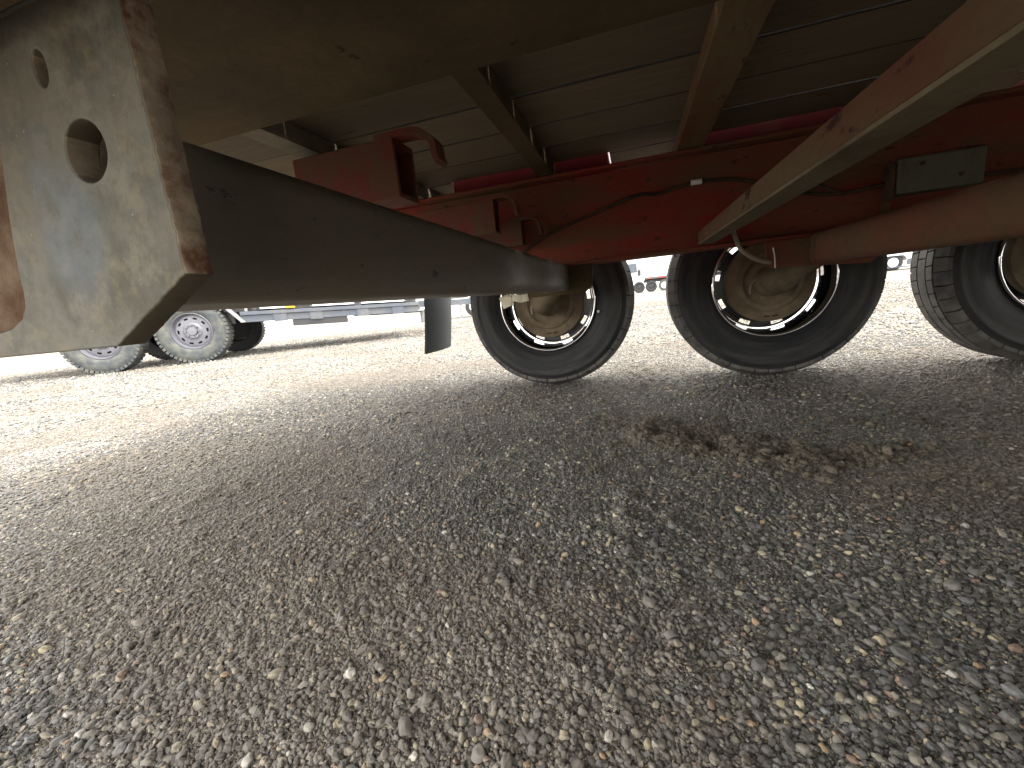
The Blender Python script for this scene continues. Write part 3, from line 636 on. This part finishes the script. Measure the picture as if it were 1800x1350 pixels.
def far_wheel_meshes():
    d = {}
    bm = bmesh.new(); pr = [(.035, .222), (.012, .235), (.0, .28), (.0, .33), (.012, .372), (.03, .392), (.06, .399), (.18, .399), (.21, .392), (.228, .372), (.24, .33), (.24, .28), (.228, .235), (.2, .222)]
    lathe(bm, pr, 64); d['tyre'] = mesh_of('tyre', bm); soft(d['tyre'], 50)
    bm = bmesh.new()
    for k_ in range(48):
        a = 2 * math.pi * k_ / 48; vs_ = bx(bm, .372, .404, .006, .234, -.018, .018)
        for v in vs_: v.co = Matrix.Rotation(a, 3, 'Y') @ v.co
    d['tread'] = mesh_of('tread', bm)
    bm = bmesh.new(); lathe(bm, [(.04, .226), (.016, .228), (.012, .222), (.03, .214), (.07, .205)], 64)
    r_ = lathe(bm, [(.055, .110), (.04, .085), (.045, .055), (.02, .05), (.018, .0001)], 48)
    lathe(bm, [(.07, .205), (.062, .183)], 40)
    for q in range(10):
        a = 2 * math.pi * q / 10; lathe(bm, [(.062, .183), (.056, .15), (.055, .11)], 3, False, a + .14, a + 2 * math.pi / 10 - .14)
        for (ra, rb) in ((.188, .17), (.148, .11)): lathe(bm, [(.062 - (.188 - ra) * .12, ra), (.062 - (.188 - rb) * .12, rb)], 3, False, a - .15, a + .15)
    for q in range(8):
        a = 2 * math.pi * q / 8; vs_ = bx(bm, .066, .084, .022, .05, -.009, .009)
        for v in vs_: v.co = Matrix.Rotation(a, 3, 'Y') @ v.co
    d['rim'] = mesh_of('rim', bm); soft(d['rim'], 40)
    bm = bmesh.new(); r_ = lathe(bm, [(.13, .20), (.13, .0001)], 40); d['brake_drum'] = mesh_of('brake_drum', bm)
    return d
FW = far_wheel_meshes()
def add_far_wheel(root, loc, s=1., flip=False, tyre='dusty_tyre', rim='steel_rim', detail=True):
    w_ = link('wheel', FW['rim'].copy() if rim != 'steel_rim' else FW['rim'], None, root)
    if not w_.data.materials: w_.data.materials.append(M[rim])
    elif rim != 'steel_rim': w_.data.materials.clear(); w_.data.materials.append(M[rim])
    w_.location = loc; w_.scale = (s, s, s)
    if flip: w_.rotation_euler = (0, 0, math.pi)
    for nm in ('tyre', 'tread', 'brake_drum'):
        me = FW[nm].copy(); me.materials.clear(); me.materials.append(M['dark_box'] if nm == 'brake_drum' else M[tyre]); link(nm, me, None, w_)
    return w_
# grey-blue equipment trailer parked to the left
TA = empty('equipment_trailer', (-5.39, 3.95, .045), math.atan2(.56, .83))
tag(TA, 'grey blue steel equipment trailer with dusty tyres parked beyond the mud flap', 'trailer')
def apart(name, me, mat): return link(name, me, mat, TA)
for x_ in (.03, -.93):
    add_far_wheel(TA, (x_, 0, .40)); add_far_wheel(TA, (x_, 1.95, .40), 1, True, 'dark_tyre')
SL = -.041
def abox(name, x0, x1, y0, y1, z0, z1, mat, b=.004):
    bm = bmesh.new(); vs_ = bx(bm, x0, x1, y0, y1, z0, z1)
    if b: bev(bm, b)
    for v in bm.verts: v.co.z += SL * v.co.x - .045
    return apart(name, mesh_of(name, bm), mat)
abox('side_rail', .58, 2.86, .02, .09, .512, .600, 'far_steel'); abox('top_rail', .60, 2.88, .0, .10, .603, .650, 'far_steel')
abox('side_rail', -2.6, 2.9, 1.72, 1.80, .56, .72, 'far_steel')
for x_ in (.98, 1.42, 2.02, 2.5): abox('rail_plate', x_, x_ + .16, .008, .018, .50, .615, 'far_steel', .001)
abox('skirt_panel', -.2, .46, .255, .275, .50, .78, 'far_panel'); abox('skirt_panel', -2.4, -.2, .255, .275, .50, .78, 'far_panel')
bm = bmesh.new(); vs_ = bx(bm, .40, .45, .0, .06, .635, .695); 
for v in vs_[:4]: v.co.x += .20; v.co.z -= .19
apart('gusset', mesh_of('gusset', bm), 'galv')
abox('stake', .66, .69, .01, .06, .652, .76, 'galv'); abox('header_rail', .45, 2.95, .0, .06, .765, .80, 'far_steel')
abox('fender', -1.45, .40, .0, .26, .80, .815, 'red_brown'); abox('fender_end', .385, .40, .0, .26, .68, .80, 'galv')
abox('tool_box', 1.19, 1.87, .03, .35, .43, .535, 'dark_box', .006); abox('lower_panel', 1.97, 2.9, .05, .07, .50, .605, 'far_panel', .002)
abox('deck', -2.6, 2.9, .05, 1.9, .82, .86, 'far_panel', .003)
for x_ in (-2., -1.2, -.4, .4, 1.2, 2.0, 2.8): abox('crossmember', x_, x_ + .06, .10, 1.72, .66, .74, 'far_steel', .002)
abox('clearance_light', 1.14, 1.26, -.012, .0, .665, .70, 'amber', .004)
bm = bmesh.new(); prj = []
for q in range(13): prj += [(q * .016, .062), (q * .016 + .008, .055)]
lathe(bm, prj, 24); me = mesh_of('jack_coil', bm); me.transform(Matrix.Translation((2.95, .1, .385)) @ Matrix.Rotation(R(90), 4, 'X') @ Matrix.Scale(-1, 4, (0, 1, 0))); apart('jack_coil', me, 'galv')
abox('jack_foot', 2.86, 3.05, .03, .17, .52, .54, 'galv', .002); abox('jack_leg', 2.92, 2.97, .07, .12, .44, .519, 'galv', .002)
abox('tongue', 2.9, 4.2, .85, .95, .58, .68, 'far_steel')

# white trailer frame with a red lamp, glimpsed between flap and tyre
TB = empty('small_trailer', (-4.9, 12.3, .045), R(12)); tag(TB, 'small white framed trailer with red lamp between mud flap and rear tyre', 'trailer')
def bpart(name, x0, x1, y0, y1, z0, z1, mat, b=.004): return link(name, box_me(name, x0, x1, y0, y1, z0, z1, b), mat, TB)
bpart('frame', -1.6, 1.2, 0, .06, .52, .60, 'white_paint'); bpart('frame', -1.6, 1.2, 1.1, 1.16, .52, .60, 'far_steel'); bpart('deck', -1.6, 1.2, 0, 1.16, .62, .66, 'far_panel')
bpart('lamp', -.14, .04, -.03, -.005, .68, .78, 'red_lens'); bpart('headboard', -.3, 1.2, -.004, .03, .665, 1.1, 'white_paint')
add_far_wheel(TB, (.18, -.12, .31), .76, False, 'dark_tyre', 'white_paint')
bm = bmesh.new(); tube_path(bm, smooth_pts([(-.25, -.04, .1), (-.2, -.05, .42), (-.05, -.06, .55), (.2, -.15, .70), (.42, -.15, .62), (.5, -.1, .5)], 5), .025, 8); me = mesh_of('fender_stay', bm); link('fender_stay', me, 'white_paint', TB)
bpart('stand', -.32, -.24, -.02, .05, -.02, .52, 'galv'); bpart('stand_foot', -.38, -.18, -.08, .1, -.03, -.018, 'galv')

# white box truck far behind, seen between rear and middle wheel
TK = empty('box_truck', (1.2, 30, .045)); tag(TK, 'white box truck far behind, seen between the rear and middle wheels', 'truck')
def kpart(name, x0, x1, y0, y1, z0, z1, mat, b=.03): return link(name, box_me(name, x0, x1, y0, y1, z0, z1, b, 2), mat, TK)
kpart('cargo_box', -.45, 6.0, 0, 2.5, .95, 3.6, 'white_paint'); kpart('chassis', -2.4, 6, .3, 2.2, .62, .80, 'dark_box'); kpart('box_sill', -.45, 6, .02, 2.48, .82, .94, 'far_panel')
for x_ in (-.3, .35, .6, 1.2): kpart('marker_lamp', x_, x_ + .22, -.01, .018, .84, .90, 'red_lens', .005)
bm = bmesh.new(); outline = [(-2.9, .45), (-.55, .45), (-.55, 2.5), (-1.6, 2.5), (-2.05, 1.75), (-2.85, 1.55)]
a_ = [bm.verts.new((x, .1, z)) for x, z in outline]; b_ = [bm.verts.new((x, 2.4, z)) for x, z in outline]
bm.faces.new(a_); bm.faces.new(b_[::-1])
for i in range(6): bm.faces.new((a_[i], b_[i], b_[(i + 1) % 6], a_[(i + 1) % 6]))
bmesh.ops.recalc_face_normals(bm, faces=bm.faces[:]); bev(bm, .05, 2); link('cab', mesh_of('cab', bm), 'white_paint', TK)
kpart('door_window', -1.55, -.95, .07, .098, 1.35, 1.95, 'glass_dark', .01); kpart('mirror', -.92, -.72, -.12, .02, 1.12, 1.5, 'dark_box', .03)
for x_, rm, ty in ((-.85, 'dark_box', 'dark_tyre'), (-.08, 'dark_box', 'dark_tyre'), (.75, 'white_paint', 'dusty_tyre'), (1.6, 'white_paint', 'dusty_tyre'), (-1.9, 'galv', 'dusty_tyre')):
    add_far_wheel(TK, (x_, -.02, .36), .92, False, ty, rm)

# pale camper far behind on the right
CV = empty('camper', (10.2, 20.4, .045)); tag(CV, 'pale blue white camper far behind, seen between middle and front wheels', 'camper')
def cpart(name, x0, x1, y0, y1, z0, z1, mat, b=.03): return link(name, box_me(name, x0, x1, y0, y1, z0, z1, b, 2), mat, CV)
bm = bmesh.new(); out = [(-3.2, .42), (-.85, .42)] + [(-.42 + .43 * math.cos(R(180 - 18 * i)), .36 + .26 * math.sin(R(180 - 18 * i))) for i in range(11)] + [(.0, .42), (3.2, .42), (3.3, 1.2), (2.9, 2.7), (-2.9, 2.7), (-3.3, 1.6)]
a_ = [bm.verts.new((x, 0, z)) for x, z in out]; b_ = [bm.verts.new((x, 2.2, z)) for x, z in out]
bm.faces.new(a_); bm.faces.new(b_[::-1])
for i in range(len(out)): bm.faces.new((a_[i], b_[i], b_[(i + 1) % len(out)], a_[(i + 1) % len(out)]))
bmesh.ops.recalc_face_normals(bm, faces=bm.faces[:]); link('body', mesh_of('body', bm), 'white_paint', CV)
cpart('stripe', -3.15, 3.15, -.008, -.001, .56, .66, 'pale_blue', .001); cpart('skirt', -3.1, -.86, .02, .06, .18, .41, 'far_steel', .005); cpart('skirt', .02, 3.1, .02, .06, .18, .41, 'far_steel', .005)
cpart('window', -1.6, -.3, -.012, -.002, 1.2, 1.9, 'glass_dark', .003); cpart('door', 1.0, 1.75, -.012, -.002, .5, 2.3, 'white_paint', .003)
add_far_wheel(CV, (-.42, .05, .31), .78, False, 'dark_tyre', 'white_paint'); cpart('step_bar', -3.0, 3.0, -.05, .0, .10, .14, 'far_steel', .01)
